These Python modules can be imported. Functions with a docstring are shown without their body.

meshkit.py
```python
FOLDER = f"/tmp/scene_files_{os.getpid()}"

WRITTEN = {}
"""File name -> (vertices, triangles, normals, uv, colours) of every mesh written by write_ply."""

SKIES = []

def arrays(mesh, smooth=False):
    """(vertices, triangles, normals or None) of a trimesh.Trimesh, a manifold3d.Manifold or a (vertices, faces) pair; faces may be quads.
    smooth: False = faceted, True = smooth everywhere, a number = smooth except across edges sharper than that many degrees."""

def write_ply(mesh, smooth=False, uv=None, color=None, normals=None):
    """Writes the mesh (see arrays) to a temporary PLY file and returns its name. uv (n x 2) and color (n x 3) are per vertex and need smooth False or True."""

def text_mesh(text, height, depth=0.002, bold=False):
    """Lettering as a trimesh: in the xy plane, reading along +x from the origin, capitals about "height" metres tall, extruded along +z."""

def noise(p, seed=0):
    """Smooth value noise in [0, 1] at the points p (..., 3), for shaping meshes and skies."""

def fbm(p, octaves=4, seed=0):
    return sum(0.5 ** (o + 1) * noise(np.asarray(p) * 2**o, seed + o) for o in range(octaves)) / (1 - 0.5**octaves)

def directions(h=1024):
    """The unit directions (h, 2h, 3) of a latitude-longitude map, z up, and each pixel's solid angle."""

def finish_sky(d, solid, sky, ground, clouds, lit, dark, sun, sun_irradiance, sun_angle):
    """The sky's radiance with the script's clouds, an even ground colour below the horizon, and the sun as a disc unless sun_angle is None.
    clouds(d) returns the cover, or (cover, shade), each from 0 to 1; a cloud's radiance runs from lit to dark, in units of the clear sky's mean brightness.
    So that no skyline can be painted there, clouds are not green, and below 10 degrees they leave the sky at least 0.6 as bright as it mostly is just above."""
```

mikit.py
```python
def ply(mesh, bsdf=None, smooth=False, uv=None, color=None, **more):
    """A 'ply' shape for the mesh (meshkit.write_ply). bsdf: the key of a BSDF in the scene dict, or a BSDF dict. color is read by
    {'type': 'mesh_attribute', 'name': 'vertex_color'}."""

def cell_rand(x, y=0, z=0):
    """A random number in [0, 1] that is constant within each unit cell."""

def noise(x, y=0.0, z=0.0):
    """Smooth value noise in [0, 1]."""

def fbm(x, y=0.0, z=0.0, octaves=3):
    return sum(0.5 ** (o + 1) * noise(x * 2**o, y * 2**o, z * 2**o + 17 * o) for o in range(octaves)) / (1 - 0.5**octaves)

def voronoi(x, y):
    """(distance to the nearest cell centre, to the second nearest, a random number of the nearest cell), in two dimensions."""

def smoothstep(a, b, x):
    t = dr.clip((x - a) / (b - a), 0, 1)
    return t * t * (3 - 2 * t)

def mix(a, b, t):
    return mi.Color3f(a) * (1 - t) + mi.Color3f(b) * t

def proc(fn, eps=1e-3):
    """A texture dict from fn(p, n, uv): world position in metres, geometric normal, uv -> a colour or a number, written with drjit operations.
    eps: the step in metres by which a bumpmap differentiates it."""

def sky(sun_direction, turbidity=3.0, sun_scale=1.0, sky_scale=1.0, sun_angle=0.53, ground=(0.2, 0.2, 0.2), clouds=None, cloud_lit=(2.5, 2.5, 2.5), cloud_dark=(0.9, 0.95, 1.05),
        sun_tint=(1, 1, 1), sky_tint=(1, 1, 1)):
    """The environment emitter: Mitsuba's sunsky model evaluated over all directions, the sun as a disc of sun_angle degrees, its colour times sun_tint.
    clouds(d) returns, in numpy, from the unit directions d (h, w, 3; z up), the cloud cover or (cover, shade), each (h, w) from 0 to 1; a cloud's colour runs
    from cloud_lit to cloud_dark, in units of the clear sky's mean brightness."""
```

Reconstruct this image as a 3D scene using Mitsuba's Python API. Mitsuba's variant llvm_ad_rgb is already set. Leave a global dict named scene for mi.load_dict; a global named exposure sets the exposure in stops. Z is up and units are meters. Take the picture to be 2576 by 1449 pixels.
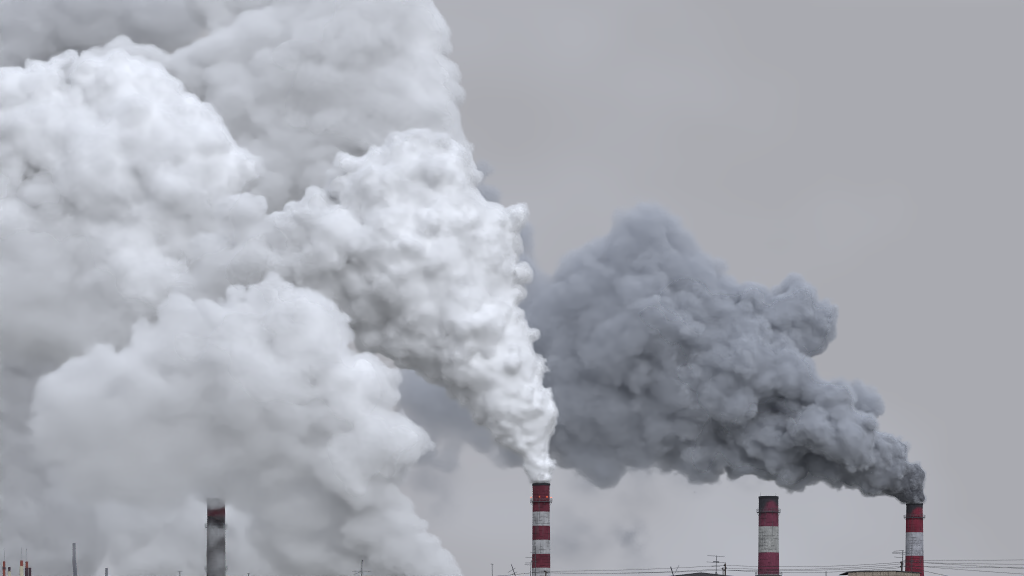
import math
import numpy as np
import trimesh
from scipy import ndimage
import drjit as dr
import mitsuba as mi
import mikit
import meshkit

T = mi.ScalarTransform4f
scene, labels = {'type': 'scene'}, {}

# ---------------------------------------------------------------- camera, sky, exposure
EYE = 18.0                       # a window on the sixth floor
FOV = 15.0
VW, VH, HORIZON = 2576.0, 1449.0, 1750.0     # a pixel grid to think in; the horizon lies below the frame
FOCAL = VW / 2 / math.tan(math.radians(FOV / 2))
scene['camera'] = {
    'type': 'perspective', 'fov': FOV, 'fov_axis': 'x', 'near_clip': 1.0, 'far_clip': 60000.0,
    'to_world': T().look_at(origin=[0, 0, EYE], target=[0, 100, EYE], up=[0, 0, 1]),
    'principal_point_offset_y': -(HORIZON - VH / 2) / VH,
}


def overcast(d):
    el = np.clip(d[..., 2], 0, 1)
    az = np.arctan2(d[..., 0], d[..., 1])
    q = np.stack([az * 15, el * 21, az * 0 + 3.7], -1)
    n = meshkit.fbm(q, 4, 292) - 0.5
    m = meshkit.fbm(np.stack([az * 5 + 7, el * 8 + 2, az * 0], -1), 3, 342) - 0.5
    rise = np.clip((el - 0.14) / 0.86, 0, 1)
    shade = 1.06 - 1.0 * rise ** 0.9 - 0.09 * np.exp(-el / 0.13) + 0.36 * n + 0.42 * m
    return np.ones_like(el), shade


scene['sky'] = mikit.sky([0.30, -0.88, 0.50], turbidity=3, sun_scale=0.29, sun_angle=30, ground=(0.16, 0.16, 0.16), clouds=overcast,
                         cloud_lit=(2.85, 3.10, 3.62), cloud_dark=(1.29, 1.305, 1.405), sun_tint=(0.77, 1.02, 1.66))
scene['sky']['sampling_weight'] = 1.0
exposure = 2.0


def at(px, py, D):
    return np.array([(px - VW / 2) / FOCAL * D, D, EYE + (HORIZON - py) / FOCAL * D])


def tag(key, label=None, cat=None, group=None, kind=None):
    labels[key] = {k: v for k, v in dict(label=label, category=cat, group=group, kind=kind).items() if v}


# ---------------------------------------------------------------- materials
def bsdf(key, fn, rough=0.85, **more):
    scene[key] = {'type': 'twosided', 'nested': {'type': 'principled', 'base_color': mikit.proc(fn) if callable(fn) else {'type': 'rgb', 'value': list(fn)}, 'roughness': rough, **more}}
    return key


# ---------------------------------------------------------------- ground
bsdf('mat_ground', lambda p, n, uv: mikit.mix((0.10, 0.105, 0.09), (0.2, 0.19, 0.18), mikit.fbm(p.x * 0.01, p.y * 0.01, 0.0, octaves=4)))
scene['ground'] = mikit.ply((np.array([[-9000, -600, 0], [9000, -600, 0], [9000, 30000, 0], [-9000, 30000, 0.0]]), np.array([[0, 1, 2, 3]])), 'mat_ground')
tag('ground', 'flat built-up ground reaching to the horizon', kind='structure')


# ---------------------------------------------------------------- smoke: puffs -> distance field -> dense core mesh + soft scattering veil
def surface_nets(f, iso, origin, dx):
    s = f < iso
    nx, ny, nz = f.shape
    cnt = np.zeros((nx - 1, ny - 1, nz - 1), np.int8)
    C = [(a, b, c) for a in (0, 1) for b in (0, 1) for c in (0, 1)]
    for a, b, c in C:
        cnt += s[a:nx - 1 + a, b:ny - 1 + b, c:nz - 1 + c]
    cell = np.argwhere((cnt > 0) & (cnt < 8)).astype(np.int32)
    i, j, k = cell.T
    index = np.full(cnt.shape, -1, np.int32)
    index[i, j, k] = np.arange(len(cell))
    val = {o: f[i + o[0], j + o[1], k + o[2]].astype(np.float64) - iso for o in C}
    acc, num = np.zeros((len(cell), 3)), np.zeros(len(cell))
    for o in C:
        for ax in range(3):
            if o[ax] == 0:
                e = list(o); e[ax] = 1
                v0, v1 = val[o], val[tuple(e)]
                on = (v0 < 0) != (v1 < 0)
                t = np.where(on, v0 / np.where(on, v0 - v1, 1), 0)
                pos = np.tile(np.array(o, float), (len(cell), 1)); pos[:, ax] = t
                acc += pos * on[:, None]; num += on
    v = (cell + acc / num[:, None]) * dx + origin
    faces = []
    for ax in range(3):
        u, w = [(1, 2), (2, 0), (0, 1)][ax]
        lo = [slice(1, -1)] * 3; lo[ax] = slice(0, -1)
        hi = [slice(1, -1)] * 3; hi[ax] = slice(1, None)
        A, B = s[tuple(lo)], s[tuple(hi)]
        for a, b, flip in ((A, B, False), (B, A, True)):
            e = np.argwhere(a & ~b)
            off = np.ones(3, int); off[ax] = 0
            e = e + off
            du, dw = np.eye(3, dtype=int)[u], np.eye(3, dtype=int)[w]
            q = [index[tuple((e - x).T)] for x in (du + dw, dw, 0 * du, du)]
            q = np.stack(q[::-1] if flip else q, 1)
            faces.append(q)
    return v, np.vstack(faces)


def worley2(x, y, z):
    """Squared distance to the nearest of scattered points."""
    fx, fy, fz = dr.floor(x), dr.floor(y), dr.floor(z)
    best = mi.Float(9)
    for a in (-1, 0, 1):
        for b in (-1, 0, 1):
            for c in (-1, 0, 1):
                cx, cy, cz = fx + a, fy + b, fz + c
                i, j, k = (mi.UInt32(mi.Int32(v) + 100000) for v in (cx, cy, cz))
                h = i * 374761393 + j * 668265263 + k * 2147483647
                h = (h ^ (h >> 13)) * 1274126177
                h = h ^ (h >> 16)
                g = (h * 2654435761) ^ (h >> 15)
                rx = mi.Float(h & 1023) / 1023.0
                ry = mi.Float((h >> 10) & 1023) / 1023.0
                rz = mi.Float((g >> 8) & 1023) / 1023.0
                best = dr.minimum(best, dr.square(cx + rx - x) + dr.square(cy + ry - y) + dr.square(cz + rz - z))
    return best


def field(puffs, D, dx, bump, seed, pad=7.0, soft_gain=1.0, melt=0.2, grain=1.0, uneven=2.6, floor=None):
    """puffs: (px, py, radius px, depth offset px, softness m). Returns grid fields as numpy (nx, ny, nz): distance s in metres, softness; and the origin."""
    P = []
    for px, py, r, dz, soft in puffs:
        Dd = D + dz / FOCAL * D
        c = at(px, py, Dd)
        P.append((*c, r / FOCAL * D, soft))
    P = np.array(P)
    lo = (P[:, :3] - P[:, 3:4] * 1.15).min(0) - pad
    hi = (P[:, :3] + P[:, 3:4] * 1.15).max(0) + pad
    lo[2] = max(lo[2], 3.0)
    n = np.ceil((hi - lo) / dx).astype(int) + 1
    N = int(np.prod(n))
    ii = dr.arange(mi.UInt32, N)
    iz = ii % int(n[2]); iy = (ii // int(n[2])) % int(n[1]); ix = ii // int(n[2] * n[1])
    x, y, z = mi.Float(ix) * dx + lo[0], mi.Float(iy) * dx + lo[1], mi.Float(iz) * dx + lo[2]
    # slow swirl of the whole space
    def warp(a, b, c, lam, amp, sd):
        return [v + amp * lam * (2 * mikit.fbm(a / lam + sd + 31.7 * k, b / lam + 5.3 * k, c / lam, octaves=2) - 1) for k, v in enumerate((a, b, c))]
    wx, wy, wz = warp(x, y, z, 14.0, 0.16, seed * 1.37)
    dr.eval(wx, wy, wz)
    s, sw, sr, ss = mi.Float(1e3), mi.Float(1e-9), mi.Float(0), mi.Float(0)
    for q, (cx, cy, cz, r, soft) in enumerate(P.tolist()):
        d = dr.sqrt(dr.square(wx - cx) + dr.square(wy - cy) + dr.square(wz - cz)) - r
        k = (melt + min(0.07 * soft, 0.45)) * r + 0.3
        h = dr.maximum(k - dr.abs(s - d), 0) / k
        s = dr.minimum(s, d) - h * h * k * 0.25
        w = dr.exp(-dr.clip(d / (0.55 * r), -1.2, 9))
        sw += w; sr += w * r; ss += w * soft
        if q % 12 == 11:
            dr.eval(s, sw, sr, ss)
    R, soft = sr / sw, ss / sw
    dr.eval(s, R, soft)
    rough = 0.25 + 1.5 * mikit.smoothstep(0.3, 0.68, mikit.fbm(x / 11 + seed, y / 11, z / 11, octaves=2))
    s = s + uneven * dr.minimum(soft, 5) * (mikit.fbm(x / (10 * grain) + seed * 2.1, y / (10 * grain), z / (8 * grain), octaves=4) - 0.5)
    dr.eval(s, rough)
    for k, lam in enumerate((1.5, 3.0, 6.0, 12.0, 24.0)):
        ratio = lam / R
        amp = mikit.smoothstep(0.08, 0.23, ratio) * (1 - mikit.smoothstep(0.9, 1.5, ratio))
        # soft vapour loses its fine billows
        amp = amp * (1 - mikit.smoothstep(0.5, 2.2, soft * soft_gain / lam))
        ax, ay, az = warp(x, y, z, lam * 1.3, 0.30, seed + 3.1 * k)
        b = worley2(ax / lam + seed * 1.7, ay / lam + k * 9.1, az / lam)
        s = s - bump * lam * amp * (dr.minimum(rough, 1.4) if k < 3 else 1) * (0.32 - b)
        dr.eval(s)
    if floor is not None:          # nothing below the mouth of the stack
        s = dr.maximum(s, float(floor) - z)
    shape = tuple(int(v) for v in n)
    return np.array(s).reshape(shape), np.array(soft).reshape(shape), lo, (x, y, z), P


def curls(puffs, count, seed, keep, lo=0.25, hi=0.5):
    """The puffs with smaller ones budding from their sides; keep(x, y) says where."""
    rng = np.random.default_rng(seed)
    out = list(puffs)
    from_ = [q for q in puffs if keep(q[0], q[1])]
    for _ in range(count):
        x, y, r, dz, soft = from_[rng.integers(len(from_))]
        v = rng.normal(size=3); v[2] = -abs(v[2]); v[1] = -abs(v[1]) if rng.random() < .7 else v[1]
        v /= np.linalg.norm(v)
        f = rng.uniform(lo, hi)
        out.append((x + v[0] * r * (1 - .35 * f), y + v[1] * r * (1 - .35 * f), r * f, dz + v[2] * r * (1 - .35 * f), soft * .85))
    return out


def plume(key, puffs, D, dx, bump, seed, albedo, core, thin=(), depth=2.0, tau=1.1, fray_gain=1.5, label='', cat='', soft_gain=1.0, noise_gain=0.0, cap=0.9, core_blur=1.0, tilt=(0, 0), melt=0.2, flat=1.0, grain=1.0, uneven=2.6, floor=None):
    s, soft, lo, (x, y, z), P = field([(a, b, c, d * flat - tilt[1] * (b - tilt[0]), e) for a, b, c, d, e in puffs], D, dx, bump, seed, soft_gain=soft_gain, melt=melt, grain=grain, uneven=uneven, floor=floor)
    q = s / soft
    fray = np.array(mikit.fbm(x / 1.9 + seed, y / 1.9, z / 1.9, octaves=3)).reshape(s.shape) * 0.6 + np.array(mikit.fbm(x / 7 + seed, y / 7, z / 7, octaves=2)).reshape(s.shape) * 0.4
    edge = np.clip(0.3 * soft, 0.5, 7)
    t = np.clip(-s / edge - fray_gain * (fray - 0.40) * np.clip(1.6 + s / edge * 0.25, 0, 2), 0, 1)
    dens = np.minimum(tau / soft, cap) * t * t * (3 - 2 * t)
    if noise_gain:
        n = np.array(mikit.fbm(x / 9 + seed, y / 9, z / 9, octaves=4)).reshape(s.shape)
        dens *= np.clip(1 + noise_gain * (n - 0.5) * 2, 0.05, 3)
    dens[s > 0] = 0
    hullf = s.copy()
    for px, py, r, dz, sig in thin:
        c = at(px, py, D + dz / FOCAL * D); r = r / FOCAL * D
        d = np.array(dr.sqrt(dr.square(x - c[0]) + dr.square(y - c[1]) + dr.square(z - c[2]))).reshape(s.shape) / r
        n = np.array(mikit.fbm(x / (0.35 * r) + seed, y / (0.35 * r), z / (0.35 * r) + px, octaves=4)).reshape(s.shape)
        dens += sig * np.clip(1.25 - 1.25 * d, 0, 1) * np.clip((n - 0.34) * 4, 0, 1.6)
        hullf = np.minimum(hullf, (d - 1) * r)
    rind = np.ones(s.shape, bool); rind[2:-2, 2:-2, 2:-2] = False
    dens[rind] = 0
    q = ndimage.gaussian_filter(np.where(rind, np.maximum(q, 1), q + 3 * np.clip((soft - 4.5) / 2, 0, 1)), core_blur)
    depth = min(depth, -0.6 * float(q.min()))
    parts, count = ndimage.label(q < -depth)
    if count > 1:
        size = np.bincount(parts.ravel()); size[0] = 0
        q[(parts > 0) & (parts != size.argmax())] = -depth + 1e-3
    v, f = surface_nets(q, -depth, lo, dx)
    print(key, s.shape, 'core quads', len(f), 'max density', round(float(dens.max()), 3))
    if core:
        scene[key] = mikit.ply((v, f), core, smooth=True)
        tag(key, label, cat)
    else:
        tag(key, label, kind='stuff')
    # the veil: a closed skin just outside the vapour
    c = 3
    h = np.pad(hullf, [(c, c + (-m) % c) for m in s.shape], mode='constant', constant_values=1e3)
    h = h.reshape(h.shape[0] // c, c, h.shape[1] // c, c, h.shape[2] // c, c).min((1, 3, 5))
    h[[0, -1]] = 1e3; h[:, [0, -1]] = 1e3; h[:, :, [0, -1]] = 1e3
    h = np.minimum(h, 6 * dx * c)
    hv, hf = surface_nets(h, dx * c, lo + dx * (-c + (c - 1) / 2), dx * c)
    size = np.array(s.shape) * dx
    grid = mi.VolumeGrid(np.ascontiguousarray(dens.transpose(2, 1, 0)[..., None].astype(np.float32)))
    medium = {'type': 'heterogeneous', 'albedo': {'type': 'rgb', 'value': list(albedo)},
              'sigma_t': {'type': 'gridvolume', 'grid': grid, 'wrap_mode': 'clamp',
                          'to_world': T().translate((lo - dx / 2).tolist()).scale(size.tolist())}}
    scene[key + '__veil' if core else key] = {**mikit.ply((hv, hf), {'type': 'null'}), 'interior': medium}
    return hv


def wisps(key, puffs, D, dx, seed, albedo, cap, label, flat=0.8):
    """Thin drifting vapour: puffs (px, py, radius px, depth offset px, density)."""
    P = np.array([(*at(a, b, D + z / FOCAL * D), r / FOCAL * D, g) for a, b, r, z, g in puffs])
    lo, hi = (P[:, :3] - P[:, 3:4]).min(0) - 3 * dx, (P[:, :3] + P[:, 3:4]).max(0) + 3 * dx
    lo[2] = max(lo[2], 2)
    n = np.ceil((hi - lo) / dx).astype(int) + 1
    x, y, z = np.meshgrid(*[lo[k] + dx * np.arange(n[k]) for k in range(3)], indexing='ij')
    dens, near = np.zeros(x.shape), np.full(x.shape, 1e3)
    fx, fy, fz = (mi.Float(np.ascontiguousarray(v.ravel(), np.float32)) for v in (x, y, z))
    for cx, cy, cz, r, g in P:
        d = np.sqrt((x - cx) ** 2 + ((y - cy) / flat) ** 2 + (z - cz) ** 2) / r
        lam = float(0.42 * r)
        m = np.array(mikit.fbm(fx / lam + seed, fy / lam, fz / lam + float(cx) * .1, octaves=4)).reshape(x.shape)
        dens += g * np.clip(1.3 - 1.3 * d, 0, 1) * np.clip((m - 0.36) * 5, 0, 1.8)
        near = np.minimum(near, (d - 1) * r * flat)
    dens = np.minimum(dens, cap)
    near[[0, -1]] = 9; near[:, [0, -1]] = 9; near[:, :, [0, -1]] = 9
    hv, hf = surface_nets(near, 0.2 * dx, lo, dx)
    grid = mi.VolumeGrid(np.ascontiguousarray(dens.transpose(2, 1, 0)[..., None].astype(np.float32)))
    medium = {'type': 'heterogeneous', 'albedo': {'type': 'rgb', 'value': list(albedo)},
              'sigma_t': {'type': 'gridvolume', 'grid': grid, 'wrap_mode': 'clamp', 'to_world': T().translate((lo - dx / 2).tolist()).scale((n * dx).tolist())}}
    scene[key] = {**mikit.ply((hv, hf), {'type': 'null'}), 'interior': medium}
    tag(key, label, kind='stuff')


scene['mat_steam'] = {'type': 'twosided', 'nested': {'type': 'diffuse', 'reflectance': {'type': 'rgb', 'value': [0.955, 0.96, 0.968]}}}
# soot is thickest just above the stack and thins out as the smoke drifts
MOUTH = [float(v) for v in at(2301, 1262, 1850)]
def soot_share(p, n, uv):
    d = dr.sqrt(dr.square(p.x - MOUTH[0]) + dr.square(p.y - MOUTH[1]) + dr.square(p.z - MOUTH[2]))
    return mikit.mix((0.055, 0.056, 0.066), (0.40, 0.415, 0.45), mikit.smoothstep(0.0, 1.0, d / 50 + 0.25 * (mikit.fbm(p.x / 5, p.y / 5, p.z / 5) - 0.5)))
scene['mat_smoke'] = {'type': 'twosided', 'nested': {'type': 'diffuse', 'reflectance': mikit.proc(soot_share)}}
scene['mat_steam_far'] = {'type': 'twosided', 'nested': {'type': 'diffuse', 'reflectance': {'type': 'rgb', 'value': [0.97, 0.972, 0.98]}}}
scene['mat_smoke_far'] = {'type': 'twosided', 'nested': {'type': 'diffuse', 'reflectance': {'type': 'rgb', 'value': [0.58, 0.58, 0.605]}}}
STEAM = (0.997, 0.9972, 0.9977)
SMOKE = (0.775, 0.79, 0.82)

plume('steam_plume', curls([
    (1361, 1222, 26, 0, 0.4), (1361, 1204, 29, 0, 0.4), (1360, 1184, 35, 0, 0.4), (1357, 1164, 39, 0, 0.4), (1352, 1138, 34, 0, 0.5), (1342, 1108, 44, 0, 0.5), (1325, 1080, 58, 0, 0.5), (1285, 1062, 50, -10, 0.6),
    (1232, 1035, 46, 10, 0.7), (1348, 1045, 54, 0, 0.5), (1310, 1010, 62, -20, 0.5), (1260, 1000, 58, -30, 0.5), (1218, 1000, 40, -10, 0.6), (1160, 975, 42, 15, 0.8),
    (1305, 955, 58, 0, 0.6), (1270, 915, 76, -20, 0.6), (1200, 920, 80, -20, 0.6), (1120, 900, 66, 10, 0.9), (1275, 850, 58, 10, 0.81), (1200, 840, 95, -30, 0.81),
    (1110, 840, 90, 0, 1.08), (1030, 850, 75, 20, 1.35), (945, 825, 62, 25, 1.62), (895, 785, 52, 30, 1.76), (1245, 795, 62, -10, 0.81), (1150, 770, 90, -40, 0.945),
    (1040, 760, 100, -20, 1.22), (930, 730, 85, 0, 1.62), (1200, 680, 95, 20, 0.945), (1240, 690, 70, 25, 0.945), (1225, 615, 88, 20, 0.945), (1100, 660, 120, -20, 0.945), (980, 640, 120, -20, 1.08),
    (1120, 560, 105, 0, 0.945), (860, 620, 110, 0, 1.22), (765, 590, 70, 0, 1.22), (735, 575, 45, 0, 1.22), (980, 520, 105, 0, 0.945), (895, 480, 68, 20, 1.08), (1095, 470, 95, 20, 1.08),
    (1020, 430, 85, 20, 1.08), (950, 440, 65, 20, 1.08), (1135, 445, 62, 30, 1.08), (1060, 400, 62, 30, 1.08), (1115, 405, 52, 35, 1.08), (805, 535, 48, 10, 1.08), (830, 690, 100, 10, 1.89),
    (740, 680, 85, 10, 2.43), (640, 640, 85, 20, 2.97), (600, 545, 52, 10, 2.16), (655, 525, 24, 0, 1.35),
    (1298, 548, 30, 0, 0.7), (1306, 690, 28, 0, 0.7), (1288, 742, 28, 0, 0.7), (1331, 840, 22, 0, 0.7), (1356, 925, 20, 0, 0.7), (1368, 990, 22, 0, 0.7), (1194, 452, 22, 0, 0.945), (1158, 392, 24, 0, 0.945), (1108, 357, 26, 0, 0.945), (1058, 347, 26, 0, 0.945), (1000, 358, 24, 0, 0.945), (945, 382, 24, 0, 0.945), (870, 408, 28, 0, 0.945), (846, 432, 22, 0, 0.945), (800, 502, 24, 0, 0.945), (740, 530, 24, 0, 0.945), (702, 550, 22, 0, 0.945), (1190, 1015, 22, 0, 0.7), (1262, 1098, 20, 0, 0.7),
    (770, 750, 85, 30, 4.05), (680, 720, 85, 30, 4.73), (590, 680, 90, 30, 5.4), (520, 740, 70, 30, 5.4), (540, 640, 60, 20, 5.4)], 60, 3, lambda x, y: x > 820 and y < 1130),
    1500, 0.50, 0.38, 1, STEAM, 'mat_steam', cap=0.65, floor=at(0, 1217.5, 1500)[2], melt=0.26,
    label='bright white billowing steam plume rising from the striped chimney in the middle', cat='steam plume')

plume('steam_cloud', curls([
    (966, 948, 22, 0, 1.1), (1062, 1105, 20, 0, 1.1), (1072, 1126, 14, 0, 1.1), (690, 732, 36, 0, 1.1), (755, 752, 34, 0, 1.1), (822, 800, 26, 0, 1.1), (522, 778, 26, 0, 1.1), (965, 1000, 18, 0, 1.1), (640, 745, 26, 0, 1.1), (905, 905, 22, 0, 1.1), (1015, 1264, 24, -60, 1), (1058, 1328, 22, -60, 1), (1090, 1368, 24, -50, 1), (1116, 1402, 24, -30, 1), (1138, 1444, 28, -10, 1), (925, 1200, 30, -90, 1.1), (870, 1196, 28, -100, 1.1), (200, 925, 34, 0, 3), (270, 888, 36, 0, 3), (350, 850, 40, 0, 2.5), (440, 800, 44, 0, 2.5), (120, 985, 30, 0, 4), (590, 745, 30, 0, 1.5),
    (1076, 1432, 62, -20, 1.3), (1095, 1490, 70, 0, 1.5), (1040, 1368, 50, -50, 1.3), (1000, 1322, 58, -70, 1.3), (958, 1264, 52, -70, 1.3), (888, 1245, 58, -95, 1.3), (930, 1330, 60, -70, 1.6), (990, 1400, 62, -70, 1.6), (985, 1420, 90, 20, 3), (900, 1390, 110, 30, 5),
    (860, 1300, 80, 20, 4), (760, 1350, 110, 40, 6), (690, 1300, 90, 40, 6), (930, 1115, 105, -60, 2.4), (1000, 1095, 62, -20, 1.8), (1030, 1110, 40, -10, 1.4), (1045, 1090, 26, 0, 1.2), (960, 1180, 60, -10, 2.2),
    (860, 985, 105, -20, 2.4), (910, 930, 55, 10, 1.8), (925, 985, 45, 0, 1.6), (770, 880, 120, 0, 2.6), (790, 790, 50, 20, 2), (690, 790, 72, 0, 2.4), (600, 850, 100, 10, 3), (560, 790, 50, 20, 2.4), (480, 910, 115, 10, 4.5),
    (640, 1000, 165, -20, 4), (380, 960, 100, 10, 5), (285, 965, 80, 10, 5), (205, 985, 72, 10, 6), (160, 1015, 62, 10, 7), (330, 1060, 140, 0, 6), (200, 1080, 100, 10, 8), (120, 1070, 66, 10, 8),
    (500, 1120, 120, -20, 15), (700, 1120, 140, -40, 8), (840, 1160, 100, -50, 4), (400, 1180, 120, 0, 18), (260, 1170, 120, 10, 18), (620, 1200, 100, 0, 18), (760, 1260, 100, 0, 14)], 55, 7, lambda x, y: x > 640 and not 650 < x < 800, .2, .42),
    1330, 0.66, 0.42, 2, STEAM, 'mat_steam', tilt=(1000, -0.10), depth=1.7, cap=0.3, core_blur=1.6, melt=0.17, flat=0.9, 
    label='soft pale steam cloud rising over the sooty chimney at the lower left', cat='steam cloud')

plume('steam_cloud_001', curls([
    (90, 163, 24, 0, 1.0), (145, 160, 28, 0, 1.0), (178, 152, 26, 0, 1.0), (225, 162, 28, 0, 1.0), (300, 152, 30, 0, 1.0), (350, 168, 28, 0, 1.0), (395, 188, 26, 0, 1.0), (432, 230, 26, 0, 1.0), (486, 253, 22, 0, 1.0), (514, 292, 22, 0, 1.0), (545, 322, 22, 0, 1.0), (576, 372, 20, 0, 1.0), (638, 412, 20, 0, 1.0), (645, 452, 20, 0, 1.0), (12, 197, 24, 0, 1.0), (60, 197, 24, 0, 1.0), (640, 490, 18, 0, 1.0),
    (30, 475, 40, -30, 1.3), (90, 482, 34, -30, 1.3),
    (300, 232, 86, 0, 1.3), (380, 240, 70, 10, 1.3), (225, 230, 70, 10, 1.6), (110, 235, 76, 30, 1.8), (40, 262, 72, 30, 1.8), (-40, 270, 80, 30, 2), (440, 295, 64, 0, 1.3), (492, 320, 58, 10, 1.3), (545, 395, 50, 10, 1.3),
    (480, 400, 105, -20, 1.6), (350, 350, 120, -50, 2), (200, 345, 100, 10, 2), (70, 370, 110, 30, 3), (590, 430, 56, 10, 1.3), (610, 385, 22, 10, 1), (560, 470, 66, 0, 1.6), (420, 500, 120, -30, 2.4), (250, 480, 130, -20, 3),
    (40, 525, 68, 0, 2), (-20, 540, 70, 0, 3), (110, 530, 50, 0, 3), (330, 620, 110, 0, 4), (450, 620, 95, 20, 4), (545, 600, 80, 30, 4), (150, 620, 110, 30, 6), (20, 660, 110, 30, 6), (432, 685, 34, -120, 1.2), (400, 730, 66, -110, 1.4), (462, 745, 48, -120, 1.2), (495, 775, 24, -110, 1), (330, 720, 60, -100, 2),
    (340, 685, 100, 0, 2.2), (285, 640, 70, 0, 2.2), (300, 780, 100, 10, 6), (170, 760, 120, 30, 9), (60, 800, 120, 40, 11), (380, 830, 90, 10, 8), (240, 870, 100, 20, 11)], 50, 6, lambda x, y: y < 470 and (x > 380 or y < 250), .2, .4),
    1640, 0.80, 0.42, 3, STEAM, 'mat_steam', tilt=(450, 0.3), depth=1.5, grain=1.5, cap=0.42, core_blur=1.4, melt=0.30, flat=0.5,
    label='large white steam cloud at the upper left with a crisp rounded top', cat='steam cloud')

plume('steam_cloud_002', curls([
    (1102, 84, 28, 0, 2.6), (1120, 132, 24, 0, 2.6), (1127, 190, 22, 0, 2.6), (1130, 242, 24, 0, 2.6), (1136, 300, 24, 0, 2.6), (1148, 350, 22, 0, 2.6), (1172, 385, 20, 0, 2.6), (1062, 45, 28, 0, 2.6), (310, 112, 30, 0, 2.6), (370, 145, 24, 0, 2.6), 
    (1000, 80, 100, 0, 5), (900, 100, 170, -20, 5), (1060, 110, 62, 0, 2.4), (1080, 170, 55, 0, 2.4), (1070, 250, 66, 0, 2.4), (1090, 320, 58, 10, 2.4), (960, 280, 140, 0, 5), (1110, 400, 60, 20, 4), (1000, 420, 110, 30, 5),
    (800, 250, 170, 0, 6), (700, 150, 140, 10, 6), (620, 330, 140, 10, 6), (760, 430, 110, 10, 6), (560, 200, 110, 20, 6), (480, 190, 60, 20, 4), (340, 165, 56, 0, 3.5), (390, 180, 50, 0, 3.5), (250, 180, 70, 20, 5), (850, -30, 140, 0, 6), (970, -10, 80, 0, 5),
    (700, 10, 110, 20, 7), (800, 335, 70, -60, 4.5), (830, 300, 55, -60, 4.5), (640, 500, 120, 10, 7), (560, -20, 110, 60, 9), (850, 520, 120, 40, 8)], 25, 8, lambda x, y: x > 880, .2, .4),
    2000, 1.15, 0.34, 4, (0.998, 0.9982, 0.9987), 'mat_steam_far', tilt=(200, 0.48), depth=1.3, grain=2.2, uneven=2.0, cap=0.3, core_blur=2.0, melt=0.32, flat=0.8,
    label='huge soft pale grey steam cloud behind, filling the top left of the sky', cat='steam cloud')

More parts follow.
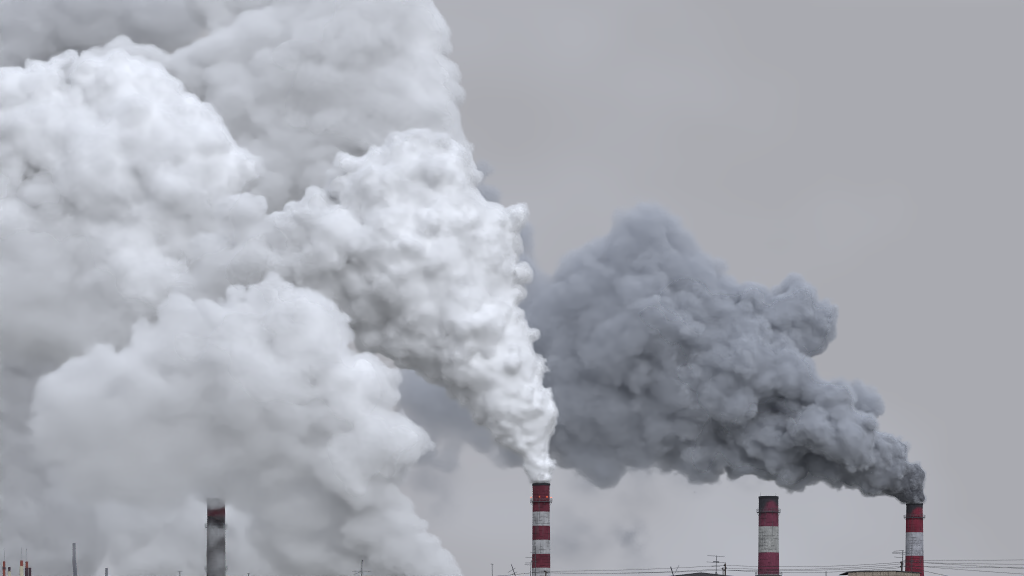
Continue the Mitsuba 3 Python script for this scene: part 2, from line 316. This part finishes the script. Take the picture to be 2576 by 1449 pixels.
plume('smoke_plume', curls([
    (2301, 1268, 29, 0, 0.3), (2299, 1250, 31, 0, 0.3), (2289, 1230, 40, 0, 0.3), (2280, 1208, 44, 0, 0.3), (2250, 1203, 54, -10, 0.3), (2205, 1195, 58, -10, 0.7), (2235, 1150, 50, 0, 0.7), (2180, 1150, 72, -20, 0.8),
    (2120, 1165, 60, -10, 1), (2060, 1160, 55, 0, 1.4), (2130, 1100, 72, -95, 0.9), (2050, 1080, 66, -100, 1), (2090, 1025, 68, -85, 0.9), (2185, 1015, 42, 30, 1.4), (2030, 1000, 56, -75, 1), (2160, 985, 32, 30, 1.4), (1990, 1165, 62, 10, 2),
    (1940, 1110, 95, 0, 1.8), (1980, 950, 74, -70, 1.2), (1890, 940, 95, -70, 1.3), (2040, 830, 54, 10, 1.5), (1985, 790, 74, 0, 1.6), (2000, 745, 48, 10, 1.8), (1960, 860, 92, 20, 1.4), (2060, 800, 40, 20, 1.6), (1850, 890, 86, -60, 1.4),
    (1870, 820, 95, 0, 1.8), (1780, 810, 105, 0, 2.2), (1720, 720, 100, 10, 4.8), (1640, 600, 82, 0, 6.4), (1600, 565, 62, 0, 6.4), (1690, 650, 76, 0, 6.4), (1560, 660, 86, 0, 6), (1620, 790, 80, -130, 2.75), (1700, 830, 70, -120, 2.2), (1850, 1010, 60, -110, 1.8), (1650, 760, 130, 0, 7), (1500, 740, 110, 10, 8),
    (1430, 745, 80, 20, 8), (1360, 770, 70, 30, 10), (1400, 850, 120, 20, 10), (1560, 900, 160, 0, 9), (1720, 970, 160, 0, 6.4), (1450, 1000, 140, 10, 10), (1600, 1090, 110, 0, 8), (1750, 1110, 95, 0, 4.8), (1785, 1185, 38, 0, 2.2), (1850, 1130, 76, 0, 2.4),
    (1525, 1165, 60, 0, 6), (1455, 1125, 72, 10, 7), (1380, 1100, 60, 20, 8), (1290, 1120, 62, 20, 5), (1220, 1080, 70, 20, 16.2), (1090, 990, 110, 30, 13), (1280, 900, 120, 40, 5), (1180, 980, 90, 30, 13), (1300, 690, 60, 40, 8), (1215, 500, 46, 40, 7),
    (1215, 430, 34, 40, 6), (1285, 600, 56, 40, 8), (1060, 1120, 66, 20, 13), (1130, 1150, 50, 20, 13), (1000, 1180, 40, 20, 13)], 70, 4, lambda x, y: x > 1760),
    1850, 0.64, 0.50, 5, SMOKE, 'mat_smoke', floor=at(0, 1268, 1850)[2], noise_gain=0.25, uneven=1.7, cap=0.36, core_blur=1.3, melt=0.12,
    label='dark grey smoke plume drifting left from the red striped chimney on the far right', cat='smoke plume')

plume('steam_bank', [
    (330, 1420, 60, 0, 5), (410, 1430, 70, 0, 4), (470, 1410, 55, 0, 4), (390, 1370, 45, 0, 4), (520, 1400, 80, 20, 6), (640, 1400, 120, 20, 8), (760, 1330, 120, 20, 8), (620, 1290, 110, 20, 9), (480, 1290, 110, 20, 10), (330, 1290, 100, 20, 10),
    (850, 1400, 110, 20, 8)],
    1540, 1.1, 0.5, 6, STEAM, None,
    label='low bank of pale steam along the bottom left, behind the sooty chimney', cat='steam bank')

plume('smoke_bank', [
    (-60, 700, 260, 0, 12), (100, 900, 240, 0, 12), (-20, 1100, 240, 0, 12), (100, 1300, 200, 0, 12), (60, 40, 150, 0, 10), (250, 20, 150, 0, 10), (420, 20, 110, 0, 10), (-60, 250, 150, 0, 12), (200, 550, 220, 0, 12), (-20, 1430, 200, 0, 12)],
    2230, 1.9, 0.5, 7, (0.96, 0.961, 0.966), None,
    label='dull grey smoke haze on the far left, behind all the steam', cat='smoke haze')

wisps('steam_haze', [(545, 1205, 80, 0, .40), (544, 1241, 46, 0, .6), (560, 1345, 60, 0, .13), (540, 1425, 60, 0, .11), (180, 1300, 140, 0, .03), (60, 1250, 120, 0, .025), (330, 1270, 150, 0, .055), (430, 1350, 110, 0, .03), (720, 1280, 140, 0, .06), (430, 1220, 130, 0, .07), (650, 1220, 120, 0, .07),
                     (260, 1400, 110, 0, .03), (800, 1380, 110, 0, .04)], 1391, 0.9, 8, STEAM, 0.40, 'thin pale steam drifting around the sooty chimney')
wisps('smoke_haze', [(1580, 1345, 70, 0, .05), (1440, 1350, 110, 0, .03), (1600, 1420, 60, 0, .03), (1180, 1010, 130, 0, .02), (1060, 1230, 130, 0, .022), (1600, 1200, 110, 0, .02), (1740, 1190, 80, 0, .03), (1880, 1190, 60, 0, .04), (1480, 1190, 90, 0, .03)], 1700, 1.0, 9, (0.50, 0.52, 0.56), 0.07,
      'thin grey smoke wisps hanging below the dark plume')


# ---------------------------------------------------------------- chimneys
def soot_paint(base, top, reach, seed, patch=None, stain=(0.028, 0.03, 0.036)):
    """Weathered paint on masonry; soot hangs below the rim at height top (metres)."""
    top, reach, seed = float(top), float(reach), float(seed)
    patch = patch and [float(v) for v in patch]

    def fn(p, n, uv):
        a = dr.atan2(n.y, n.x)
        cloud = mikit.fbm(p.x * 0.35 + seed, p.y * 0.35, p.z * 0.35, octaves=4)
        course = mikit.noise(a * 3 + seed, p.z * 1.3, seed)
        c = mikit.mix(base, [v * 0.72 for v in base], mikit.smoothstep(0.35, 0.75, cloud))
        c = c * (0.9 + 0.16 * course)
        bed = p.z / 1.25 + 0.25 * mikit.noise(a * 2.2, p.z * 0.8)
        c = c * (1 - 0.45 * mikit.smoothstep(0.16, 0.08, dr.abs(bed - dr.floor(bed) - 0.5)) * mikit.smoothstep(0.45, 0.6, mikit.noise(a * 2.5 + 3, dr.floor(bed) * 1.7, seed)))
        streak = mikit.fbm(a * 5 + seed, p.z * 0.12, 2.0, octaves=3)
        c = mikit.mix(c, (0.07, 0.07, 0.075), 0.38 * mikit.smoothstep(0.55, 0.8, streak))
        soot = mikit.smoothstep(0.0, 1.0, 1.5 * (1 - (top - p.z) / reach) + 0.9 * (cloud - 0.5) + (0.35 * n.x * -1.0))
        if patch is not None:
            px, pz, r = patch
            soot = soot * mikit.smoothstep(0.5, 1.2, dr.sqrt(dr.square(p.x - px) + dr.square(p.z - pz)) / r)
        return mikit.mix(c, stain, dr.clip(soot, 0, 0.96))
    return fn


bsdf('mat_steel', (0.085, 0.09, 0.10), 0.6)
bsdf('mat_soot', (0.02, 0.02, 0.024), 0.95)
for key, colour in (('mat_lamp', (2.6, 0.55, 0.16)),):
    scene[key] = {'type': 'diffuse', 'reflectance': {'type': 'rgb', 'value': [0.3, 0.06, 0.03]}}
LAMP = {'type': 'area', 'radiance': {'type': 'rgb', 'value': [0.5, 0.075, 0.025]}, 'sampling_weight': 0.02}


def ring(profile, sections=48):
    return trimesh.creation.revolve(np.array(profile, float), sections=sections)


def tube(a, b, r, n=6):
    return trimesh.creation.cylinder(radius=r, segment=np.array([a, b], float), sections=n)


def move(m, c):
    m = m.copy(); m.apply_translation(c); return m


def numbered(key, used={}):
    used[key] = used.get(key, -1) + 1
    return key if used[key] == 0 else f'{key}_{used[key]:03d}'


def chimney(D, top, bottom, bands, platforms, paints, label, rods=(), lamps=(), patch=None, reach=5.0):
    """top, bottom: (left, right, y). bands: [(y at its lower edge, 'red' or 'white')], from the top; the last runs to the ground."""
    key = numbered('chimney')
    m = D / FOCAL
    cx = (top[0] + top[1]) / 2
    c0 = at(cx, top[2], D)
    zt = c0[2]; base = np.array([c0[0], D, 0.0])
    rt, rb, zb = (top[1] - top[0]) / 2 * m, (bottom[1] - bottom[0]) / 2 * m, at(0, bottom[2], D)[2]
    R = lambda z: rt + (rb - rt) * (zt - z) / (zt - zb)
    z0 = zt
    seen = 0
    for k, (y, colour) in enumerate(bands):
        z1 = 0.0 if y is None else at(0, y, D)[2]
        mat = f'mat_{key}_{colour}'
        if mat not in scene:
            bsdf(mat, soot_paint(paints[colour], zt, reach, len(key) + D * 0.01, None if patch is None else (*at(patch[0], patch[1], D)[[0, 2]], patch[2] * m)), 0.9)
        zs = np.linspace(z0, z1, 4)
        prof = [(R(z), z) for z in zs]
        if k == 0:     # the lip and the open flue
            prof = [(R(zt) * 0.8, zt - 14), (R(zt) * 0.8, zt), (R(zt), zt)] + prof[1:]
        part = numbered(f'{key}__{colour}_band')
        scene[part] = mikit.ply(move(ring(prof[::-1]), base), mat, smooth=35)
        z0 = z1
    rim = ring([(R(zt) + .02, zt - 0.9), (R(zt) + 0.14, zt - 0.8), (R(zt) + 0.14, zt - 0.1), (R(zt) - 0.1, zt + 0.06), (R(zt) * 0.8 - .03, zt + 0.06), (R(zt) * 0.8 - .03, zt - .6)])
    scene[f'{key}__rim'] = mikit.ply(move(rim, base), 'mat_soot', smooth=35)
    for y, half in platforms:
        z = at(0, y, D)[2]; ro = half * m; ri = R(z)
        pk = numbered(f'{key}__platform')
        scene[pk] = mikit.ply(move(ring([(ri + .01, z - .16), (ro, z - .16), (ro, z + .04), (ri + .01, z + .04), (ri + .01, z - .16)]), base), 'mat_steel', smooth=35)
        rail = [ring([(ro - .06, z + h - .035), (ro + .02, z + h - .035), (ro + .02, z + h + .035), (ro - .06, z + h + .035), (ro - .06, z + h - .035)], 40) for h in (0.55, 1.12)]
        for k in range(20):
            t = 2 * math.pi * (k + .5) / 20
            rail.append(tube([ro * math.cos(t), ro * math.sin(t), z], [ro * math.cos(t), ro * math.sin(t), z + 1.15], .035))
        scene[f'{pk}__railing'] = mikit.ply(move(trimesh.util.concatenate(rail), base), 'mat_steel')
        for k in range(10):
            t = 2 * math.pi * k / 10
            d = np.array([math.cos(t), math.sin(t), 0])
            scene[numbered(f'{pk}__bracket')] = mikit.ply(move(tube(d * (ro - .1) + [0, 0, z - .2], d * (R(z - 1.3) + .02) + [0, 0, z - 1.3], .06), base), 'mat_steel')
        for a in lamps if (y, half) == platforms[0] else ():
            t = math.radians(a)
            ball = trimesh.creation.icosphere(subdivisions=2, radius=0.2)
            lk = numbered(f'{key}__warning_lamp')
            pos = np.array([(ro - .35) * math.cos(t), (ro - .35) * math.sin(t), z + 1.75])
            scene[lk] = {**mikit.ply(move(ball, base + pos), 'mat_lamp', smooth=True), 'emitter': LAMP}
            scene[f'{lk}__lamp_post'] = mikit.ply(move(tube(pos - [0, 0, 1.7], pos - [0, 0, .22], .05), base), 'mat_steel')
    for x, y in rods:
        e = at(x, y, D)
        scene[numbered(f'{key}__lightning_rod')] = mikit.ply(tube([e[0], D, zt], [e[0], D, e[2]], .05), 'mat_steel')
    # the ladder up the front
    ang = math.radians(100)
    d = np.array([math.cos(ang), math.sin(ang), 0]); w = np.array([-d[1], d[0], 0]) * .3
    rails = [tube(base + d * (R(0) + .2) + q, base + d * (R(zt) + .2) + q + [0, 0, zt], .04) for q in (w, -w)]
    scene[f'{key}__ladder'] = mikit.ply(trimesh.util.concatenate(rails), 'mat_steel')
    tag(key, label, 'chimney', 'striped chimneys of the power station')
    return key


RED, WHITE = (0.135, 0.022, 0.038), (0.40, 0.40, 0.405)
chimney(1500, (1340, 1382.7, 1216), (1338, 1384.4, 1449), [(1288, 'red'), (1323, 'white'), (1358.6, 'red'), (1394, 'white'), (1429, 'red'), (1465, 'white'), (1500, 'red'), (1536, 'white'), (None, 'red')],
        [(1262.5, 27.8)], {'red': RED, 'white': WHITE}, 'red and white striped chimney puffing bright white steam, with lit red lamps', lamps=(8, 172, -55, -100), reach=1.2)
chimney(1430, (1909, 1958, 1249), (1907, 1960.5, 1449), [(1325, 'red'), (1390, 'white'), (1445.5, 'red'), (1510, 'white'), (None, 'red')],
        [(1288.5, 30), (1447, 34)], {'red': (0.155, 0.034, 0.062), 'white': (0.35, 0.35, 0.335)}, 'idle striped chimney with a sooty top and no smoke', rods=((1914, 1240), (1952, 1241)), patch=(1938, 1275, 16), reach=6.8)
chimney(1850, (2280, 2321, 1266), (2278, 2325.7, 1449), [(1339.6, 'red'), (1398.7, 'white'), (1460, 'red'), (1520, 'white'), (None, 'red')],
        [(1302, 27)], {'red': (0.185, 0.02, 0.04), 'white': (0.38, 0.38, 0.41)}, 'striped chimney pouring out dark grey smoke', patch=(2309, 1291, 16), reach=7.5)
chimney(1420, (521.6, 565.6, 1254), (520, 568, 1449), [(1285, 'red'), (1299, 'red'), (1340, 'white'), (None, 'white')],
        [(1326, 28), (1432, 29)], {'red': (0.11, 0.018, 0.03), 'white': (0.05, 0.04, 0.044)}, 'sooty dark chimney half hidden in pale steam', reach=5.5)


# ---------------------------------------------------------------- thin stacks at the left
bsdf('mat_grey_stack', lambda p, n, uv: mikit.mix((0.16, 0.165, 0.19), (0.22, 0.22, 0.25), mikit.fbm(p.x, p.y, p.z * .3)), 0.9)
bsdf('mat_rust', lambda p, n, uv: mikit.mix((0.26, 0.075, 0.05), (0.17, 0.05, 0.045), mikit.fbm(p.x * 3, p.y * 3, p.z)), 0.9)
bsdf('mat_cream', lambda p, n, uv: mikit.mix((0.55, 0.51, 0.38), (0.42, 0.39, 0.30), mikit.fbm(p.x * 2, p.y * 2, p.z)), 0.85)
bsdf('mat_umber', (0.06, 0.035, 0.045), 0.9)


def stack(name, cat, D, x, y, w, parts, label, group=None, lean=0, rod=None):
    """parts: [(part name, y at its lower edge, width scale, material)] from the top."""
    key = numbered(name)
    m = D / FOCAL; y0 = y
    for pn, y1, ws, mat in parts:
        a, b = at(x, y0, D), at(x + (lean if y1 is None or y1 > 1440 else 0), y1 or 1449, D)
        if y1 is None: b[2] = 0
        scene[numbered(f'{key}__{pn}')] = mikit.ply(trimesh.creation.cylinder(radius=w * ws / 2 * m, segment=np.array([b, a]), sections=20), mat, smooth=35)
        y0 = y1
    if rod:
        scene[f'{key}__rod'] = mikit.ply(tube(at(x, y, D), at(x, rod, D), .018), 'mat_steel')
    tag(key, label, cat, group)


stack('slender_chimney', 'chimney', 1450, 186.5, 1366, 9, [('upper_tube', 1405, .9, 'mat_grey_stack'), ('lower_tube', 1449, 1.05, 'mat_grey_stack'), ('base_tube', None, 1.2, 'mat_grey_stack')], 'slender plain grey chimney standing alone left of the sooty one', lean=3)
stack('slender_chimney', 'chimney', 1450, 268, 1429, 7, [('upper_tube', 1449, 1, 'mat_grey_stack'), ('base_tube', None, 1.1, 'mat_grey_stack')], 'short grey chimney top just showing at the bottom edge')
G = 'thin flue stacks in the bottom left corner'
stack('flue_stack', 'flue stack', 700, 10.3, 1412, 6.5, [('cap', 1427, .9, 'mat_rust'), ('collar', 1432, 1.35, 'mat_umber'), ('tube', None, 1.05, 'mat_rust')], 'rusty red flue stack with a dark collar, leftmost', G, rod=1380)
stack('flue_stack', 'flue stack', 705, 23.5, 1426.6, 6.5, [('cap', 1437.5, 1, 'mat_umber'), ('tube', None, 1.2, 'mat_cream')], 'short cream flue stack with a dark cap', G)
stack('flue_stack', 'flue stack', 695, 54.3, 1410, 7.6, [('cap', 1424, 1, 'mat_rust'), ('tube', None, 1.3, 'mat_cream')], 'cream flue stack with a rusty red top, tallest of its row', G, rod=1378)
stack('flue_stack', 'flue stack', 702, 67.3, 1412.6, 7, [('cap', 1428.8, 1, 'mat_rust'), ('tube', None, 1.25, 'mat_umber')], 'dark flue stack with a rusty red top', G, rod=1378)
stack('flue_stack', 'flue stack', 698, 75.5, 1428, 6.5, [('tube', None, 1, 'mat_umber')], 'plain dark brown flue stack, shortest on the right of its row', G)


# ---------------------------------------------------------------- near roofs, aerials and wires
ND = 262.0
bsdf('mat_plaster', lambda p, n, uv: mikit.mix((0.34, 0.31, 0.27), (0.25, 0.235, 0.21), mikit.fbm(p.x * .8, p.y * .8, p.z * .8, octaves=4)), 0.9)
bsdf('mat_roof', lambda p, n, uv: mikit.mix((0.035, 0.036, 0.04), (0.07, 0.068, 0.07), mikit.fbm(p.x * .6, p.y * .6, p.z, octaves=3)), 0.8)
bsdf('mat_board', lambda p, n, uv: mikit.mix((0.36, 0.31, 0.24), (0.24, 0.20, 0.165), mikit.fbm(p.x * .7, p.y * .7, p.z * 6, octaves=3)), 0.9)
bsdf('mat_aerial', (0.06, 0.062, 0.07), 0.5, metallic=0.4)
bsdf('mat_wire', (0.03, 0.03, 0.033), 0.7)
bsdf('mat_glass', (0.04, 0.05, 0.06), 0.15)
bsdf('mat_wood', (0.09, 0.07, 0.06), 0.9)


def box(x0, x1, y0, y1, z0, z1):
    b = trimesh.creation.box([x1 - x0, y1 - y0, z1 - z0]); b.apply_translation([(x0 + x1) / 2, (y0 + y1) / 2, (z0 + z1) / 2]); return b


def apartment(px0, px1, y_ridge, label, D=ND, rise=0.25):
    key = numbered('apartment_block')
    x0, x1 = at(px0, 0, D)[0], at(px1, 0, D)[0]
    z = at(0, y_ridge, D)[2]
    d0, d1 = D - 6, D + 6
    scene[f'{key}__wall'] = mikit.ply(box(x0 + .4, x1 - .4, d0, d1, 0, z - rise - .2), 'mat_plaster')
    xc = (x0 + x1) / 2
    sec = np.array([[x0, z - rise - .2], [x1, z - rise - .2], [x1, z - rise], [xc, z], [x0, z - rise]])
    import shapely
    r = trimesh.creation.extrude_polygon(shapely.Polygon(sec), d1 - d0 + .8, engine='earcut')
    r.apply_transform(trimesh.transformations.rotation_matrix(math.pi / 2, [1, 0, 0])); r.apply_translation([0, d1 + .4, 0])
    scene[f'{key}__roof'] = mikit.ply(r, 'mat_roof')
    n = max(1, int((x1 - x0) / 3.2)); w = (x1 - x0 - .8) / n
    for fl in range(2):
        for i in range(n):
            wk = numbered(f'{key}__window')
            xa = x0 + .4 + i * w + w / 2
            zz = z - rise - 2.2 - fl * 2.9
            scene[wk] = mikit.ply(box(xa - .7, xa + .7, d0 - .05, d0 + .05, zz - .7, zz + .7), 'mat_glass')
    tag(key, label, 'apartment block')


apartment(1668, 1836, 1447.3, 'dark low roof of the block under the tall television aerial, bottom edge')

# the lift house on the roof at the right: boarded walls under an overhanging felt roof
LH = 246.0
lk = 'lift_house'
pts = [(2127, 1439.5), (2158, 1437.6), (2214, 1436.4), (2249, 1436.4), (2315, 1441.2)]
x0, x1 = at(2138, 0, LH)[0], at(2302, 0, LH)[0]
sec_top = [at(x, y, LH)[[0, 2]] for x, y in pts]
import shapely
poly = shapely.Polygon([*sec_top, *[(p[0], p[1] - .05) for p in sec_top[::-1]]])
r = trimesh.creation.extrude_polygon(poly, 6.0, engine='earcut')
r.apply_transform(trimesh.transformations.rotation_matrix(math.pi / 2, [1, 0, 0])); r.apply_translation([0, LH + 5.0, 0])
scene[f'{lk}__roof'] = mikit.ply(r, 'mat_roof')
zroof = float(np.interp(x0, [p[0] for p in sec_top], [p[1] for p in sec_top])) - .06
scene[f'{lk}__wall'] = mikit.ply(box(x0 + .1, x1 - .1, LH - .3, LH + 4, 20.0, zroof - .1), 'mat_plaster')
n = 9
for i in range(n):
    xa, xb = at(2131 + i * 20, 0, LH)[0], at(2131 + (i + 1) * 20 - .8, 0, LH)[0]
    zt = min(np.interp(xx, [p[0] for p in sec_top], [p[1] for p in sec_top]) for xx in (xa, xb)) - .06
    scene[numbered(f'{lk}__board')] = mikit.ply(box(xa, xb, LH - .92 - .02 * (i % 2), LH - .86, zt - .36 - .03 * (i % 3), zt), 'mat_board')
tag(lk, 'boarded rooftop lift house with a dark overhanging roof, in front of the smoking chimney', 'lift house')
apartment(2060, 2400, 1456, 'flat roofed block carrying the boarded lift house', D=LH, rise=.05)
apartment(840, 1420, 1466, 'long block whose roof carries the small aerials, just under the bottom edge', rise=.05)
apartment(430, 660, 1466, 'block at the foot of the sooty chimney, roof just under the bottom edge', rise=.05)


def aerial(mast, bars, label, D=ND, group=None, r=.02, extra=(), name='television_aerial', cat='aerial'):
    """mast: ((x, y), (x, y)) from the top; bars: [((x, y), (x, y))]. Every bar is set a little before the mast."""
    key = numbered(name)
    k = D / ND
    a, b = at(*mast[0], D), at(*mast[1], D)
    scene[f'{key}__mast'] = mikit.ply(tube(a, b, r * k), 'mat_aerial')
    for p, q in bars:
        u, v = at(*p, D - .05), at(*q, D - .05)
        v[1] += .25; u[1] -= .25
        scene[numbered(f'{key}__element')] = mikit.ply(tube(u, v, .014 * k), 'mat_aerial')
    for p, q, rr in extra:
        scene[numbered(f'{key}__bracket')] = mikit.ply(tube(at(*p, D - .06), at(*q, D - .06), rr), 'mat_aerial')
    tag(key, label, cat, group)


AG = 'rooftop television aerials'
aerial(((1802, 1397.5), (1801.5, 1456)), [((1779, 1398.2), (1823.5, 1399.5)), ((1777.5, 1414), (1826.5, 1415.5)), ((1790, 1425.5), (1812, 1425))], 'tall television aerial with two long crossbars left of the idle chimney', group=AG,
       extra=[((1794, 1413), (1809, 1413.3), .035), ((1801.5, 1438), (1796, 1450), .02), ((1801.5, 1438), (1807, 1450), .02)])
aerial(((1687, 1425.5), (1696.5, 1456)), [((1697, 1443), (1708.6, 1421.5))], 'forked aerial shaped like a V on the dark roof', group=AG, r=.035)
aerial(((1286.3, 1419.8), (1303, 1468)), [((1277.5, 1440.8), (1296.8, 1428.5)), ((1284.5, 1447), (1301, 1438.2))], 'leaning aerial with two slanting bars left of the steaming chimney', group=AG, r=.026)
aerial(((1346.5, 1374.5), (1347, 1468)), [((1334, 1390), (1350, 1391)), ((1336, 1412), (1351, 1413)), ((1322, 1402), (1346, 1402))], 'thin tall aerial in front of the steaming chimney', group=AG, r=.022)
aerial(((1336.5, 1409.5), (1333.5, 1468)), [((1320, 1421), (1337, 1421)), ((1321, 1416.5), (1337, 1415.8))], 'thin bare aerial at the left edge of the steaming chimney', group=AG, r=.022)
aerial(((1238, 1418.5), (1238.4, 1468)), [((1234.5, 1419), (1241.5, 1419))], 'slim rusty rod aerial with a tiny crosspiece', group=AG, r=.018)
aerial(((910.5, 1409.5), (910, 1468)), [((886, 1438.5), (934, 1436.5)), ((890, 1446), (911, 1436))], 'aerial with one long crossbar in front of the pale steam', group=AG, r=.026, extra=[((911, 1409), (912.5, 1413), .04)])
aerial(((626, 1442), (624.5, 1468)), [((622, 1444), (629, 1443))], 'tiny aerial tip right of the sooty chimney', group=AG, r=.02)
aerial(((452.5, 1437), (452.5, 1468)), [((447, 1438.5), (457, 1437.5))], 'small T shaped aerial tip left of the sooty chimney', group=AG, r=.026)
aerial(((2271.3, 1384), (2270, 1440)), [((2247, 1387), (2275, 1384.5)), ((2243, 1390), (2304, 1391)), ((2244, 1392.5), (2278, 1393.8)), ((2249, 1401.5), (2273, 1402.5))], 'aerial with four bars on the lift house, left of the smoking chimney', D=LH, group=AG, r=.026)
aerial(((2294, 1371), (2294, 1442)), [((2289.5, 1371.3), (2298, 1371.3)), ((2288, 1409), (2299, 1409)), ((2288, 1412), (2299.5, 1412)), ((2289, 1418.5), (2298, 1418.5))], 'thin aerial in front of the smoking chimney', D=LH, group=AG, r=.018)
aerial(((2078, 1437.3), (2078, 1458)), [((2075.5, 1439.5), (2080, 1438))], 'tiny aerial tip left of the lift house', D=LH, group=AG, r=.026)


def pole(x, y, D, r, ins, label, y1=1456):
    key = numbered('wire_pole')
    scene[f'{key}__post'] = mikit.ply(tube(at(x, y, D), at(x, y1, D), r, 8), 'mat_wood')
    for px, py in ins:
        scene[numbered(f'{key}__insulator')] = mikit.ply(trimesh.creation.icosphere(subdivisions=1, radius=.055).apply_translation(at(px, py, D - .06)), 'mat_wire')
        scene[numbered(f'{key}__arm')] = mikit.ply(tube(at(px, py, D - .06), at(x, py + 1.5, D), .02), 'mat_wire')
    tag(key, label, 'pole', 'roof poles carrying the wires')


pole(1824.5, 1417, ND + 2, .05, [(1822, 1422), (1827, 1429), (1822, 1434)], 'short wooden pole right of the tall aerial')
pole(1819, 1427, ND + 1.4, .035, [(1817, 1431)], 'thinner pole close beside the wooden one')
pole(1373, 1436, ND + 2, .045, [(1370, 1437), (1376, 1441)], 'short pole in front of the foot of the steaming chimney')
pole(2268.3, 1412, LH + 1.0, .05, [(2266, 1414.5), (2271, 1418), (2266, 1425)], 'wooden pole beside the four bar aerial', y1=1440)


def cable(p, q, D0, D1, sag, label):
    """From p to q by way of a hanging curve; sag in pixels at the middle."""
    key = numbered('overhead_wire')
    t = np.linspace(0, 1, 17)
    pts = np.array([at(p[0] + (q[0] - p[0]) * u, p[1] + (q[1] - p[1]) * u + 4 * sag * u * (1 - u), D0 + (D1 - D0) * u) for u in t])
    segs = [tube(a, b, .0125, 5) for a, b in zip(pts[:-1], pts[1:])]
    scene[key] = mikit.ply(trimesh.util.concatenate(segs), 'mat_wire')
    tag(key, label, 'wire', 'wires strung between the roof poles')


W1, W2, W3 = 'wire between the poles beside the idle chimney and the lift house', 'wire left of the pole by the tall aerial', 'wire running from the lift house pole to the right edge'
for p, q, a, b, sag, lab in [
        ((1370, 1437), (1822, 1422), ND + 2, ND + 2, 3.5, 'topmost thin dark ' + W2), ((1376, 1441), (1817, 1431), ND + 2, ND + 1.4, 5, 'middle thin dark ' + W2), ((1376, 1441), (1822, 1434), ND + 2, ND + 2, 4, 'lowest thin dark ' + W2),
        ((1120, 1456), (1370, 1437), ND + 2, ND + 2, 3, 'thin dark wire rising to the foot of the steaming chimney from the left'),
        ((1822, 1422), (2266, 1414.5), ND + 2, LH + 1, 7, 'topmost ' + W1), ((1827, 1429), (2271, 1418), ND + 2, LH + 1, 8, 'second highest ' + W1), ((1822, 1434), (2266, 1425), ND + 2, LH + 1, 5, 'third highest ' + W1), ((1827, 1434), (2266, 1428), ND + 2, LH + 1, 9, 'lowest ' + W1),
        ((2271, 1410), (2760, 1406), LH + 1, LH + 14, 1, 'topmost ' + W3), ((2271, 1414), (2760, 1420), LH + 1, LH + 8, 2, 'second highest ' + W3), ((2271, 1424), (2760, 1426), LH + 1, LH + 9, 2.5, 'third highest ' + W3), ((2271, 1412), (2760, 1439), LH + 1, LH - 8, 1.5, 'gently falling ' + W3), ((2271, 1421), (2760, 1455), LH + 1, LH - 12, 2, 'lowest ' + W3),
        ((2271, 1424), (2440, 1460), LH + 1, LH - 5, 1, 'steep short wire dropping right of the smoking chimney')]:
    cable(p, q, a, b, sag, lab)
